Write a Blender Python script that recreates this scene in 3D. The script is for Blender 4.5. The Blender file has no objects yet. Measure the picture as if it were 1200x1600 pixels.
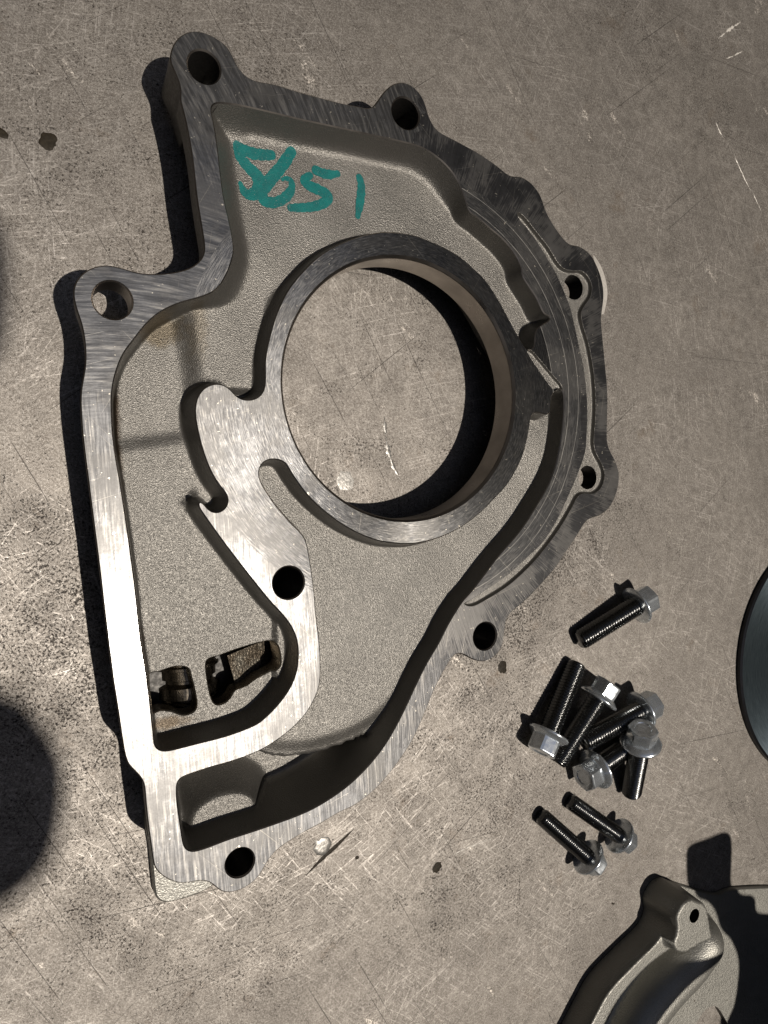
import bpy, math, random
import numpy as np
from mathutils import Matrix, Vector
from mathutils.geometry import delaunay_2d_cdt

random.seed(7)
rng = np.random.default_rng(7)
S = bpy.context.scene
COL = S.collection

# ------------------------------------------------------------------ camera, sun, sky, exposure
F_PX, CXP, CYP = 1110.0, 600.0, 800.0        # focal length and centre of the 1200x1600 photograph
HC = 230.0                                   # camera height above the table, millimetres
_n = np.array([math.tan(-.461), math.tan(-.026), 1.0]); _n /= np.linalg.norm(_n)
_ex = np.array([1., 0, 0]) - _n[0]*_n; _ex /= np.linalg.norm(_ex)
R = np.array([_ex, np.cross(_ex, _n), -_n])  # camera axes (right, down, forward) -> world

cam = bpy.data.cameras.new('camera'); cam_o = bpy.data.objects.new('camera', cam); COL.objects.link(cam_o)
cam.sensor_fit = 'VERTICAL'; cam.sensor_height = 24.0; cam.lens = 24.0*F_PX/1600.0
cam.clip_start = 0.005; cam.clip_end = 50
_c0, _c1, _c2 = R @ np.array([1., 0, 0]), -(R @ np.array([0, 1., 0])), -(R @ np.array([0, 0, 1.]))
cam_o.matrix_world = Matrix([[_c0[i], _c1[i], _c2[i], (0, 0, HC*.001)[i]] for i in range(3)] + [[0, 0, 0, 1]])
S.camera = cam_o
S.render.resolution_x = 768; S.render.resolution_y = 1024

SUN = Vector((.17, -.21, 1.0)).normalized()
sun = bpy.data.lights.new('sun', 'SUN'); sun_o = bpy.data.objects.new('sun', sun); COL.objects.link(sun_o)
sun.energy = 3.9; sun.angle = math.radians(.53); sun.color = (1.0, .915, .815)
sun_o.location = (0.3, -0.4, 2); sun_o.rotation_euler = SUN.to_track_quat('Z', 'Y').to_euler()

W = bpy.data.worlds.new('World'); S.world = W; W.use_nodes = True
_wn = W.node_tree.nodes; _bg = _wn['Background']
_sky = _wn.new('ShaderNodeTexSky'); _sky.sky_type = 'NISHITA'; _sky.sun_disc = False
_sky.sun_elevation = math.asin(SUN.z); _sky.sun_rotation = math.atan2(SUN.x, SUN.y)
W.node_tree.links.new(_sky.outputs[0], _bg.inputs[0]); _bg.inputs[1].default_value = .05
S.view_settings.view_transform = 'Standard'; S.view_settings.look = 'None'
S.view_settings.exposure = 0.0; S.view_settings.gamma = 1.0

# ------------------------------------------------------------------ helpers
def at(p, z=0.0):
    """points of the photograph -> millimetres on the level z (N,2)"""
    p = np.atleast_2d(np.asarray(p, float))
    d = np.c_[(p[:, 0]-CXP)/F_PX, (p[:, 1]-CYP)/F_PX, np.ones(len(p))] @ R.T
    t = (HC-z)/(-d[:, 2])
    return d[:, :2]*t[:, None]

def catmull(P, closed=True, sub=8):
    n = len(P); out = []
    rngi = range(n) if closed else range(n-1)
    for i in rngi:
        p0, p1, p2, p3 = (P[(i-1) % n], P[i], P[(i+1) % n], P[(i+2) % n]) if closed else (P[max(i-1, 0)], P[i], P[i+1], P[min(i+2, n-1)])
        for k in range(sub):
            t = k/sub
            out.append(.5*((2*p1)+(-p0+p2)*t+(2*p0-5*p1+4*p2-p3)*t*t+(-p0+3*p1-3*p2+p3)*t**3))
    if not closed: out.append(P[-1])
    return np.array(out)

def resample(P, step, closed=True):
    Q = np.vstack([P, P[:1]]) if closed else P
    s = np.r_[0, np.cumsum(np.hypot(*np.diff(Q, axis=0).T))]
    n = max(3, int(round(s[-1]/step)))
    u = np.linspace(0, s[-1], n, endpoint=False) if closed else np.linspace(0, s[-1], n+1)
    return np.c_[np.interp(u, s, Q[:, 0]), np.interp(u, s, Q[:, 1])]

def smooth_loop(P, k):
    for _ in range(k): P = .5*P+.25*(np.roll(P, 1, 0)+np.roll(P, -1, 0))
    return P

def ccw(P):
    a = np.sum(P[:, 0]*np.roll(P[:, 1], -1)-np.roll(P[:, 0], -1)*P[:, 1])
    return P if a > 0 else P[::-1].copy()

def loop(px, z, step=.6, k=5):
    return ccw(resample(smooth_loop(resample(catmull(at(px, z)), step), k), step))

def normals(P):          # outward for ccw
    t = np.roll(P, -1, 0)-np.roll(P, 1, 0)
    n = np.c_[t[:, 1], -t[:, 0]]; return n/(np.linalg.norm(n, axis=1)[:, None]+1e-12)

def off(P, d): return P+normals(P)*d
def circle(c, r, n=64):
    a = np.arange(n)*2*math.pi/n; return np.c_[c[0]+r*np.cos(a), c[1]+r*np.sin(a)]

def inside(Q, P):
    x, y = Q[:, 0][:, None], Q[:, 1][:, None]; res = np.zeros(len(Q), bool)
    x1, y1 = P.T; x2, y2 = np.roll(P, -1, 0).T
    for s in range(0, len(Q), 4000):
        xx, yy = x[s:s+4000], y[s:s+4000]
        c = ((y1 > yy) != (y2 > yy)) & (xx < (x2-x1)*(yy-y1)/(y2-y1+1e-15)+x1)
        res[s:s+4000] = c.sum(1) % 2 == 1
    return res

def dist(Q, P, closed=True):
    A = P if closed else P[:-1]; B = np.roll(P, -1, 0) if closed else P[1:]
    d = B-A; L = (d**2).sum(1)+1e-12; out = np.empty(len(Q))
    for s in range(0, len(Q), 3000):
        q = Q[s:s+3000][:, None, :]
        t = np.clip(((q-A)*d).sum(2)/L, 0, 1)
        out[s:s+3000] = np.sqrt((((A+t[..., None]*d)-q)**2).sum(2).min(1))
    return out

def ss(x, a, b):
    t = np.clip((x-a)/(b-a), 0, 1); return t*t*(3-2*t)
def smax(a, b, k):
    h = np.clip(.5+.5*(a-b)/k, 0, 1); return b*(1-h)+a*h+k*h*(1-h)

def cdt(loops, pts=None):
    """triangles inside the first loop and outside the others"""
    V, E = [], []
    for L in loops:
        s = len(V); V += [tuple(p) for p in L]; n = len(L); E += [(s+i, s+(i+1) % n) for i in range(n)]
    if pts is not None: V += [tuple(p) for p in pts]
    vo, eo, fo, *_ = delaunay_2d_cdt([Vector(v) for v in V], E, [], 0, 1e-6)
    vo = np.array([tuple(v) for v in vo]); fo = np.array([f for f in fo if len(f) == 3])
    c = vo[fo].mean(1); keep = inside(c, loops[0])
    for L in loops[1:]: keep &= ~inside(c, L)
    return vo, fo[keep]

def make(name, V, Fc, mat, parent=None, org=(0, 0, 0), smooth=True, share=None):
    """one mesh object; V in millimetres in world, stored relative to org"""
    me = bpy.data.meshes.new(name)
    V = (np.asarray(V, float)-np.asarray(org, float))*.001
    me.from_pydata(V.tolist(), [], [list(map(int, f)) for f in Fc]); me.validate(); me.update()
    if smooth: me.polygons.foreach_set('use_smooth', [True]*len(me.polygons))
    if mat: me.materials.append(mat)
    o = bpy.data.objects.new(name, me); COL.objects.link(o)
    if parent: o.parent = parent
    else: o.location = Vector(org)*.001
    return o

class MB:
    def __init__(s): s.V = []; s.F = []
    def add(s, V, Fc):
        n = len(s.V); s.V += [tuple(v) for v in V]; s.F += [[i+n for i in f] for f in Fc]
    def strip(s, A, za, B, zb, flip=False):       # loft between two loops of equal length
        n = len(A); za = np.broadcast_to(za, n); zb = np.broadcast_to(zb, n)
        V = [(*A[i], za[i]) for i in range(n)]+[(*B[i], zb[i]) for i in range(n)]
        Fc = [(i, (i+1) % n, n+(i+1) % n, n+i) for i in range(n)]
        if flip: Fc = [f[::-1] for f in Fc]
        s.add(V, Fc)
    def flat(s, loops, z, down=False):
        v, f = cdt(loops)
        s.add([(*p, z) for p in v], [t[::-1] if down else t for t in f.tolist()])
    def tube(s, c, r0, z0, r1, z1, n=48, flip=False):
        s.strip(circle(c, r0, n), z0, circle(c, r1, n), z1, flip)
    def obj(s, name, mat, parent=None, org=(0, 0, 0), smooth=False):
        return make(name, s.V, s.F, mat, parent, org, smooth)

def tag(o, label, cat, group=None):
    o['label'] = label; o['category'] = cat
    if group: o['group'] = group
    return o
def empty(name, loc_mm):
    o = bpy.data.objects.new(name, None); COL.objects.link(o); o.location = Vector(loc_mm)*.001
    o.empty_display_size = .01; return o

# ------------------------------------------------------------------ materials
class NT:
    def __init__(s, name):
        s.m = bpy.data.materials.new(name); s.m.use_nodes = True; s.t = s.m.node_tree
        s.b = s.t.nodes['Principled BSDF']; s.out = s.t.nodes['Material Output']
        s.tc = s.t.nodes.new('ShaderNodeTexCoord'); s.P = s.tc.outputs['Object']
    def n(s, typ, **k):
        o = s.t.nodes.new('ShaderNode'+typ)
        for a, v in k.items(): setattr(o, a, v)
        return o
    def link(s, a, b): s.t.links.new(a, b)
    def _in(s, sock, v):
        if isinstance(v, bpy.types.NodeSocket): s.link(v, sock)
        else: sock.default_value = v
    def math(s, op, a, b=0.0, c=None, clamp=False):
        o = s.n('Math', operation=op); o.use_clamp = clamp
        s._in(o.inputs[0], a); s._in(o.inputs[1], b)
        if c is not None: s._in(o.inputs[2], c)
        return o.outputs[0]
    def noise(s, vec, scale, detail=4, rough=.55, dist=0.0):
        o = s.n('TexNoise'); s.link(vec, o.inputs['Vector']); o.inputs['Scale'].default_value = scale
        o.inputs['Detail'].default_value = detail; o.inputs['Roughness'].default_value = rough; o.inputs['Distortion'].default_value = dist
        return o.outputs['Fac']
    def voro(s, vec, scale, feat='F1', rnd=1.0):
        o = s.n('TexVoronoi', feature=feat); s.link(vec, o.inputs['Vector']); o.inputs['Scale'].default_value = scale
        if 'Randomness' in o.inputs: o.inputs['Randomness'].default_value = rnd
        return o
    def ramp(s, fac, stops, interp='LINEAR'):
        o = s.n('ValToRGB'); s.link(fac, o.inputs[0]); cr = o.color_ramp; cr.interpolation = interp
        while len(cr.elements) < len(stops): cr.elements.new(.5)
        for e, (p, c) in zip(cr.elements, stops):
            e.position = p; e.color = (c, c, c, 1) if isinstance(c, (int, float)) else (*c, 1)
        return o.outputs[0]
    def mix(s, f, a, b, mode='MIX'):
        o = s.n('Mix', data_type='RGBA', blend_type=mode); s._in(o.inputs['Factor'], f)
        for sock, v in ((o.inputs['A'], a), (o.inputs['B'], b)):
            if isinstance(v, bpy.types.NodeSocket): s.link(v, sock)
            else: sock.default_value = (*v, 1) if len(v) == 3 else v
        return o.outputs['Result']
    def map(s, scale=(1, 1, 1), rot=(0, 0, 0), loc=(0, 0, 0), vec=None):
        o = s.n('Mapping'); s.link(vec or s.P, o.inputs[0]); o.inputs['Rotation'].default_value = rot
        q = s.n('Mapping'); s.link(o.outputs[0], q.inputs[0]); q.inputs['Scale'].default_value = scale
        q.inputs['Location'].default_value = loc; return q.outputs[0]
    def polar(s, cx, cy, kr, kt):
        """(radius*kr, angle*kt) about a centre given in metres in object space"""
        sp = s.n('SeparateXYZ'); s.link(s.P, sp.inputs[0])
        x = s.math('SUBTRACT', sp.outputs[0], cx); y = s.math('SUBTRACT', sp.outputs[1], cy)
        r = s.math('SQRT', s.math('ADD', s.math('MULTIPLY', x, x), s.math('MULTIPLY', y, y)))
        a = s.math('ARCTAN2', y, x); c = s.n('CombineXYZ')
        s.link(s.math('MULTIPLY', r, kr), c.inputs[0]); s.link(s.math('MULTIPLY', a, kt), c.inputs[1])
        return c.outputs[0], r, a
    def bump(s, h, strength, distance, normal=None):
        o = s.n('Bump'); s.link(h, o.inputs['Height']); o.inputs['Strength'].default_value = strength
        o.inputs['Distance'].default_value = distance
        if normal: s.link(normal, o.inputs['Normal'])
        return o.outputs[0]
    def set(s, color=None, metal=None, rough=None, normal=None, **k):
        for sock, v in (('Base Color', color), ('Metallic', metal), ('Roughness', rough), ('Normal', normal)):
            if v is None: continue
            if isinstance(v, bpy.types.NodeSocket): s.link(v, s.b.inputs[sock])
            elif sock == 'Base Color': s.b.inputs[sock].default_value = (*v, 1)
            else: s.b.inputs[sock].default_value = v
        for a, v in k.items(): s._in(s.b.inputs[a.replace('_', ' ')], v)
        return s.m

def mat_table():
    t = NT('worn_steel_table')
    grain = t.noise(t.P, 3400, 3, .8)
    fine = t.noise(t.P, 1300, 6, .8)
    mid = t.noise(t.P, 230, 6, .72)
    big = t.noise(t.P, 15, 5, .6)
    dens = t.math('MULTIPLY', t.math('SUBTRACT', t.noise(t.P, 8, 4, .6), .52), .34)
    dens2 = t.math('MULTIPLY', t.math('SUBTRACT', t.noise(t.P, 90, 4, .65), .5), .26)
    sx = t.n('SeparateXYZ'); t.link(t.P, sx.inputs[0])
    side = t.math('MULTIPLY', t.math('SUBTRACT', .03, sx.outputs[0]), .11)
    dd = t.math('ADD', t.math('ADD', dens, dens2), side)
    pm = t.ramp(t.math('ADD', t.noise(t.P, 1250, 5, .76, .4), dd), [(.578, 0), (.62, 1)])
    pm2 = t.ramp(t.math('ADD', t.noise(t.P, 560, 5, .75, .6), dd), [(.655, 0), (.69, .9)])
    pits = t.math('MAXIMUM', pm, pm2)
    base = t.ramp(mid, [(.30, (.115, .102, .090)), (.5, (.185, .169, .150)), (.68, (.265, .246, .222))])
    base = t.mix(t.ramp(big, [(.42, .0), (.62, .55)]), base, (.125, .113, .101))
    base = t.mix(t.ramp(fine, [(.50, 0), (.64, .6)]), base, (.43, .41, .38))
    base = t.mix(t.ramp(fine, [(.38, .55), (.47, 0)]), base, (.085, .072, .060))
    base = t.mix(t.ramp(grain, [(.36, .35), (.47, 0)]), base, (.06, .052, .045))
    base = t.mix(t.ramp(grain, [(.54, 0), (.66, .55)]), base, (.62, .585, .54))
    rust = t.ramp(t.noise(t.P, 52, 5, .7), [(.60, 0), (.74, .45)])
    base = t.mix(rust, base, (.11, .075, .045))
    base = t.mix(t.math('MULTIPLY', pits, .82), base, (.028, .023, .020))
    # scratches: straight families and grinding arcs, broken up by the grain
    sc = None
    fam = [t.map((sx, sy, 1), (0, 0, ang), (i*3.1, i*1.7, i*9.0)) for i, (ang, sx, sy) in enumerate(
        ((.55, 1500, 14), (-.95, 1900, 11), (1.35, 1300, 18), (.12, 1700, 9), (2.2, 2000, 22), (-.62, 2600, 16)))]
    fam += [t.polar(.02, .02, 1500, 7)[0], t.polar(.22, -.30, 1700, 9)[0], t.polar(.40, .10, 1500, 12)[0]]
    for i, v in enumerate(fam):
        th = .625 if i < 6 else .60
        k = t.ramp(t.noise(v, 1.0, 4, .6), [(th-.02, 0), (th+.06, 1)])
        sc = k if sc is None else t.math('MAXIMUM', sc, k)
    sc = t.math('MULTIPLY', sc, t.ramp(t.noise(t.P, 500, 4, .7), [(.40, .1), (.6, 1)]))
    sc = t.math('MULTIPLY', sc, t.ramp(t.noise(t.P, 20, 3, .5), [(.40, .2), (.6, 1)]))
    base = t.mix(t.math('MULTIPLY', sc, .5), base, (.74, .70, .65))
    scuff = t.ramp(t.noise(t.map((80, 26, 1), (0, 0, -.7)), 1.0, 6, .8), [(.62, 0), (.68, .9)])
    scuff = t.math('MULTIPLY', scuff, t.ramp(fine, [(.47, 0), (.56, 1)]))
    base = t.mix(scuff, base, (.86, .80, .72))
    dk = None
    for i, (ang, sx, sy) in enumerate(((1.57, 1700, 8), (-.5, 1500, 11), (.9, 1500, 10), (2.6, 1600, 9))):
        v = t.map((sx, sy, 1), (0, 0, ang), (i*5.3+40, i*2.7, i*4.0))
        k = t.ramp(t.noise(v, 1.0, 1, .5), [(.735, 0), (.76, 1)])
        dk = k if dk is None else t.math('MAXIMUM', dk, k)
    base = t.mix(t.math('MULTIPLY', dk, .7), base, (.045, .04, .036))
    h = t.math('SUBTRACT', t.math('ADD', t.math('MULTIPLY', fine, 1.5), t.math('MULTIPLY', sc, .3)), t.math('MULTIPLY', pits, .7))
    h = t.math('SUBTRACT', t.math('ADD', h, t.math('MULTIPLY', grain, .4)), t.math('MULTIPLY', dk, .6))
    nrm = t.bump(h, .5, .0001)
    rough = t.math('ADD', t.ramp(t.noise(t.P, 60, 5, .7), [(.35, .50), (.65, .62)]), t.math('MULTIPLY', pits, .25))
    rough = t.math('SUBTRACT', rough, t.math('MULTIPLY', sc, .12))
    return t.set(base, .82, rough, nrm)

OIL = []      # (x, y, rx, ry, strength, colour) relative to the cover, metres
def mat_cast(name, c=(.175, .168, .154), scale=3300, rough=.40, metal=.72, oil=False, patches=()):
    t = NT(name)
    g = t.noise(t.P, scale, 3, .6)
    v = t.voro(t.P, scale*.9).outputs['Distance']
    big = t.noise(t.P, 45, 4, .6)
    col = t.mix(t.ramp(big, [(.3, 0), (.75, .6)]), c, tuple(x*.72 for x in c))
    col = t.mix(t.ramp(g, [(.3, .35), (.5, 0)]), col, tuple(x*.45 for x in c))
    spot = t.ramp(t.noise(t.P, 500, 1, .5), [(.80, 0), (.83, 1)])
    col = t.mix(spot, col, (.06, .05, .04))
    if oil:
        om = t.ramp(t.noise(t.P, 120, 4, .6), [(.42, 0), (.56, .75)])
        col = t.mix(om, col, (.10, .075, .05))
    for (px, py, rx, ry, st_, cc) in patches:
        q = t.map((1/rx, 1/ry, 0), (0, 0, 0), (-px/rx, -py/ry, 0)); ln = t.n('VectorMath', operation='LENGTH'); t.link(q, ln.inputs[0])
        d = t.math('ADD', ln.outputs['Value'], t.math('MULTIPLY', t.math('SUBTRACT', t.noise(t.P, 230, 4, .7), .5), 1.6))
        col = t.mix(t.ramp(d, [(.45, st_), (1.0, 0)]), col, cc)
    h = t.math('ADD', t.math('MULTIPLY', v, .9), t.math('MULTIPLY', g, .8))
    n = t.bump(h, .7, .00015)
    n = t.bump(t.noise(t.P, 260, 3, .6), .3, .00025, n)
    return t.set(col, metal, t.ramp(g, [(.35, rough-.12), (.65, rough+.12)]), n)

def mat_machined(name, c=(.125, .125, .125), hub=.060):
    t = NT(name)
    sp = t.n('SeparateXYZ'); t.link(t.P, sp.inputs[0]); X, Y = sp.outputs[0], sp.outputs[1]
    pv, r, a = t.polar(0, 0, 2600, 16)
    lathe = t.noise(pv, 1.0, 5, .7)
    millA = t.noise(t.polar(-.165, .02, 1000, 14)[0], 1.0, 5, .65)
    millB = t.noise(t.polar(-.085, -.10, 1000, 9)[0], 1.0, 5, .65)
    hatch = t.noise(t.polar(-.004, -.012, 110, 210)[0], 1.0, 5, .6, .5)
    rail = t.noise(t.map((1700, 70, 1), (0, 0, -.07)), 1.0, 5, .65)
    wob = t.math('MULTIPLY', t.math('SUBTRACT', t.noise(t.P, 60, 3, .6), .5), .03)
    isA = t.math('MULTIPLY', t.math('SUBTRACT', t.math('ADD', Y, wob), .042), 45.0, clamp=True)
    m = t.mix(isA, millB, millA)
    m = t.mix(t.math('MULTIPLY', t.math('SUBTRACT', .004, t.math('ADD', Y, wob)), 45.0, clamp=True), m, rail)
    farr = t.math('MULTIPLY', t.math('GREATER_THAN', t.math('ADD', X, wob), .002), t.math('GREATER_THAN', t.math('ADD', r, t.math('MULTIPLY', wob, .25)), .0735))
    m = t.mix(farr, m, hatch)
    armr = t.math('ADD', hub, t.math('MULTIPLY', t.math('LESS_THAN', X, -.01), .012))
    ishub = t.math('LESS_THAN', r, armr)
    m = t.mix(t.math('MAXIMUM', ishub, t.math('MULTIPLY', t.math('LESS_THAN', r, .0735), t.math('GREATER_THAN', X, -.01))), m, lathe)
    ring = None
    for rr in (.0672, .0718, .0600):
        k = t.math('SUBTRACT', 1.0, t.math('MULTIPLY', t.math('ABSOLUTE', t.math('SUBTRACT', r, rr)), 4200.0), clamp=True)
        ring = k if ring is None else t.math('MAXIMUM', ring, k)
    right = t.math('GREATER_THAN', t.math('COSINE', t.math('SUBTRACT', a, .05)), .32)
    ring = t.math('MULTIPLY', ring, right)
    # jagged smears where the cutter lifted, following its path
    smv = t.math('ADD', t.math('MULTIPLY', t.noise(t.P, 70, 3, .6), .75), t.math('MULTIPLY', m, .5))
    sm = t.ramp(smv, [(.60, 0), (.645, 1)])
    blot = t.noise(t.P, 70, 6, .72)
    col = t.mix(t.ramp(blot, [(.40, 0), (.56, .9)]), tuple(x*1.35 for x in c), tuple(x*.5 for x in c))
    col = t.mix(t.ramp(m, [(.42, .6), (.54, 0)]), col, tuple(x*.4 for x in c))
    col = t.mix(t.ramp(m, [(.54, 0), (.68, .5)]), col, (.36, .345, .315))
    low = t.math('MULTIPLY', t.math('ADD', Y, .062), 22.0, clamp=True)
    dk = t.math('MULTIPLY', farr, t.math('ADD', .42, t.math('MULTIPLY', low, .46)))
    col = t.mix(dk, col, (.065, .065, .068))  # right flange darkened in the colour, in place of its dark reflections
    land = t.math('MULTIPLY', t.math('GREATER_THAN', r, .0595), t.math('GREATER_THAN', X, .012))
    col = t.mix(t.math('MULTIPLY', land, .45), col, (.07, .07, .072))  # land colour darkened as well, standing in for dark reflections
    col = t.mix(t.math('MULTIPLY', sm, t.math('ADD', .12, t.math('MULTIPLY', farr, .10))), col, (.36, .345, .32))
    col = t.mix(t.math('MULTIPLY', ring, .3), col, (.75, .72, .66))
    sc = None
    for i, (ang, sx, sy) in enumerate(((.5, 2400, 30), (-.8, 2200, 24), (1.25, 2600, 26), (.15, 2400, 30))):
        k = t.ramp(t.noise(t.map((sx, sy, 1), (0, 0, ang), (i*3., 0, i*7.)), 1.0, 2, .5), [(.70, 0), (.74, 1)])
        sc = k if sc is None else t.math('MAXIMUM', sc, k)
    speck = t.ramp(t.noise(t.P, 900, 2, .5), [(.72, 0), (.75, 1)])
    col = t.mix(t.math('MULTIPLY', t.math('MAXIMUM', t.math('MULTIPLY', sc, .22), speck), .6), col, (.8, .74, .62))
    h = t.math('ADD', m, t.math('ADD', t.math('MULTIPLY', sc, -.15), t.math('MULTIPLY', ring, -.6)))
    n = t.bump(h, .5, .00007)
    n = t.bump(t.noise(t.P, 700, 4, .7), .25, .00004, n)
    t.link(t.bump(t.noise(t.P, 90, 5, .7), .25, .0003, t.bump(h, .3, .00003)), t.b.inputs['Coat Normal'])
    n = t.bump(t.noise(t.P, 55, 2, .5), .2, .0005, n)
    rough = t.math('ADD', t.ramp(blot, [(.3, .28), (.7, .42)]), t.math('MULTIPLY', m, .06))
    tg = t.n('Tangent', direction_type='RADIAL', axis='Z'); t.link(tg.outputs[0], t.b.inputs['Tangent'])
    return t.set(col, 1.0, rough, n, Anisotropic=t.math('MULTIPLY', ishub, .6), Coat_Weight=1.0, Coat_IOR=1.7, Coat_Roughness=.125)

def mat_simple(name, c, metal=0., rough=.5, nscale=600, var=.3, bump=.00005, **k):
    t = NT(name)
    g = t.noise(t.P, nscale, 4, .6)
    col = t.mix(t.ramp(g, [(.35, 0), (.7, 1)]), c, tuple(x*(1-var) for x in c))
    return t.set(col, metal, t.ramp(g, [(.3, max(.05, rough-.08)), (.7, rough+.08)]), t.bump(g, .5, bump), **k)

def mat_disc():
    t = NT('brushed_dark_disc')
    pv, r, a = t.polar(0, 0, 4500, 8)
    g = t.noise(pv, 1.0, 3, .6)
    col = t.mix(t.ramp(g, [(.3, 0), (.7, 1)]), (.36, .45, .50), (.16, .21, .24))  # blue tint stands in for the reflected sky
    tg = t.n('Tangent', direction_type='RADIAL', axis='Z'); t.link(tg.outputs[0], t.b.inputs['Tangent'])
    return t.set(col, 1.0, .5, t.bump(g, .5, .00006), Anisotropic=.85)

M_TABLE = mat_table()
def _rel(px, py, z=14.):
    p = at([(px, py)], z)[0]; return (p[0]*.001-.1118, p[1]*.001-.0340)
M_CAST = mat_cast('sandblasted_cast_aluminium')
M_CASTO = mat_cast('oil_marked_cast_aluminium', patches=[(*_rel(186, 660), .0022, .016, .95, (.03, .02, .012)), (*_rel(252, 515), .010, .006, .75, (.10, .08, .05)),
    (*_rel(196, 800), .0014, .02, .6, (.05, .035, .02)), (*_rel(224, 1030), .0022, .012, .9, (.05, .035, .022)), (*_rel(262, 1128), .011, .0024, .7, (.085, .058, .03)), (*_rel(310, 520), .004, .012, .5, (.12, .10, .07))])
M_CAST2 = mat_cast('rough_cast_aluminium', (.28, .275, .25), 1900, .48, .75)
M_OILY = mat_cast('oily_cast_aluminium', (.24, .22, .18), 1500, .35, .85, oil=True)
M_MACH = mat_machined('milled_aluminium')
M_BORE = mat_simple('turned_bore', (.34, .31, .28), 1.0, .33, 90, .25, .00003)
M_SIDE = mat_simple('cast_side', (.09, .087, .08), .7, .45, 1200, .4, .0001)
M_FACET = mat_simple('sunlit_edge_and_scrape', (.62, .59, .54), .25, .5, 900, .3, .0002)  # pale colour imitates sun on the chamfers; also used for bare scratches
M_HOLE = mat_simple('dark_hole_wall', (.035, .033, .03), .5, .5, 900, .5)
def mat_ink():
    t = NT('teal_marker_ink')
    g = t.noise(t.P, 2600, 3, .6); b = t.noise(t.P, 300, 4, .7)
    col = t.mix(t.ramp(b, [(.35, 0), (.65, 1)]), (.0, .135, .128), (.0, .092, .092))
    col = t.mix(t.ramp(t.math('ADD', g, t.math('MULTIPLY', b, .25)), [(.78, 0), (.84, .6)]), col, (.30, .29, .27))
    return t.set(col, 0., .5, t.bump(g, .8, .00018), Specular_IOR_Level=.25)
M_INK = mat_ink()
M_ZINC = mat_simple('blue_zinc_plating', (.80, .85, .89), .85, .22, 500, .35, .00003)
M_THREAD = mat_simple('oiled_black_thread', (.17, .172, .17), 1.0, .22, 1500, .5, .00002)
M_DARK = mat_simple('dark_steel', (.05, .05, .055), .9, .4)
M_STAIN = mat_simple('dark_scab', (.028, .022, .014), .0, .6, 900, .5, .0002, Specular_IOR_Level=.15)
M_DENT = mat_simple('bright_dent', (.30, .29, .27), .8, .42, 900, .6, .0002)
M_SPINDLE = mat_simple('oily_spindle', (.24, .21, .17), 1.0, .28, 800, .5)

# ------------------------------------------------------------------ the table
T = 25.0
mb = MB()
x0, x1, y0, y1, th = -330, 520, -420, 420, 12
mb.add([(x, y, z) for z in (-th, 0) for x, y in ((x0, y0), (x1, y0), (x1, y1), (x0, y1))],
       [(4, 5, 6, 7), (3, 2, 1, 0), (0, 1, 5, 4), (1, 2, 6, 5), (2, 3, 7, 6), (3, 0, 4, 7)])
o = mb.obj('table', M_TABLE); o['kind'] = 'structure'

def sky_block_wall(x0, y0, x1, y1, h, label):  # added walls out of view, they block sky light and darken reflections
    d = np.array([x1-x0, y1-y0], float); d /= np.linalg.norm(d); n = np.array([-d[1], d[0]])*200
    if n @ np.array([x0+x1, y0+y1]) < 0: n = -n
    q = ccw(np.array([(x0, y0), (x1, y1), (x1+n[0], y1+n[1]), (x0+n[0], y0+n[1])])); mb = MB()
    mb.strip(q, -900, q, h, True); mb.flat([ccw(q)], h); c = q.mean(0)
    return tag(mb.obj('sky_block_wall', M_WALL, None, (*c, -900)), label, 'wall')
M_WALL = mat_simple('sky_block_dark', (.11, .10, .09), 0, .8, 6, .4, .002)  # plain dark colour of the added walls
sky_block_wall(900, 1500, 900, -900, 2000, 'unseen dark wall added beyond the right end of the table to darken reflections')
sky_block_wall(-700, -800, -700, 880, 1300, 'unseen dark wall added beyond the left end of the table to block sky light')
sky_block_wall(880, -850, -680, -850, 1300, 'unseen dark wall added in front of the table to block sky light')
sky_block_wall(-900, 900, 880, 900, 1700, 'unseen dark wall added behind the table top edge to darken reflections')

# ------------------------------------------------------------------ the big cover casting
OUT = [(265,92),(267,80),(271,69),(280,57),(295,49),(310,48),(327,53),(343,62),(355,72),(364,87),(370,100),(378,112),(390,122),
 (405,127),(432,132),(470,144),(500,152),(530,160),(560,166),(577,169),(587,162),(597,147),(610,134),(625,128),(642,132),(657,146),(665,162),
 (672,185),(685,204),(712,219),(745,237),(775,257),(797,274),(815,276),(832,287),(845,305),(852,325),(860,342),(875,365),(890,381),
 (907,385),(922,396),(932,412),(941,437),(944,460),(942,482),(940,500),(942,525),(946,567),(950,617),(949,680),(952,700),(962,720),
 (968,742),(965,767),(955,790),(940,804),(918,813),(902,837),(880,870),(862,895),(825,935),(799,957),(791,970),(789,985),(785,1010),(772,1027),
 (755,1034),(737,1030),(725,1023),(712,1022),(700,1038),(682,1071),(665,1112),(650,1147),(637,1170),(612,1205),(585,1235),(555,1258),
 (530,1270),(505,1285),(475,1301),(440,1323),(422,1341),(411,1359),(401,1374),(385,1386),(370,1393),(352,1395),(341,1390),(332,1382),(322,1377),
 (308,1377),(293,1380),(278,1380),(260,1373),(247,1363),(240,1351),(235,1317),(230,1280),(227,1250),(225,1227),(219,1214),(207,1202),
 (198,1190),(192,1165),(185,1118),(176,1060),(165,972),(154,880),(145,810),(138,755),(130,692),(126,645),(126,612),(130,588),(133,565),
 (132,535),(127,507),(118,480),(114,457),(119,439),(130,426),(147,417),(170,414),(195,420),(222,427),(260,427),(290,421),(307,412),(317,400),
 (319,385),(315,357),(307,307),(300,245),(291,195),(285,170),(281,155),(282,140),(277,122),(270,107)]
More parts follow.
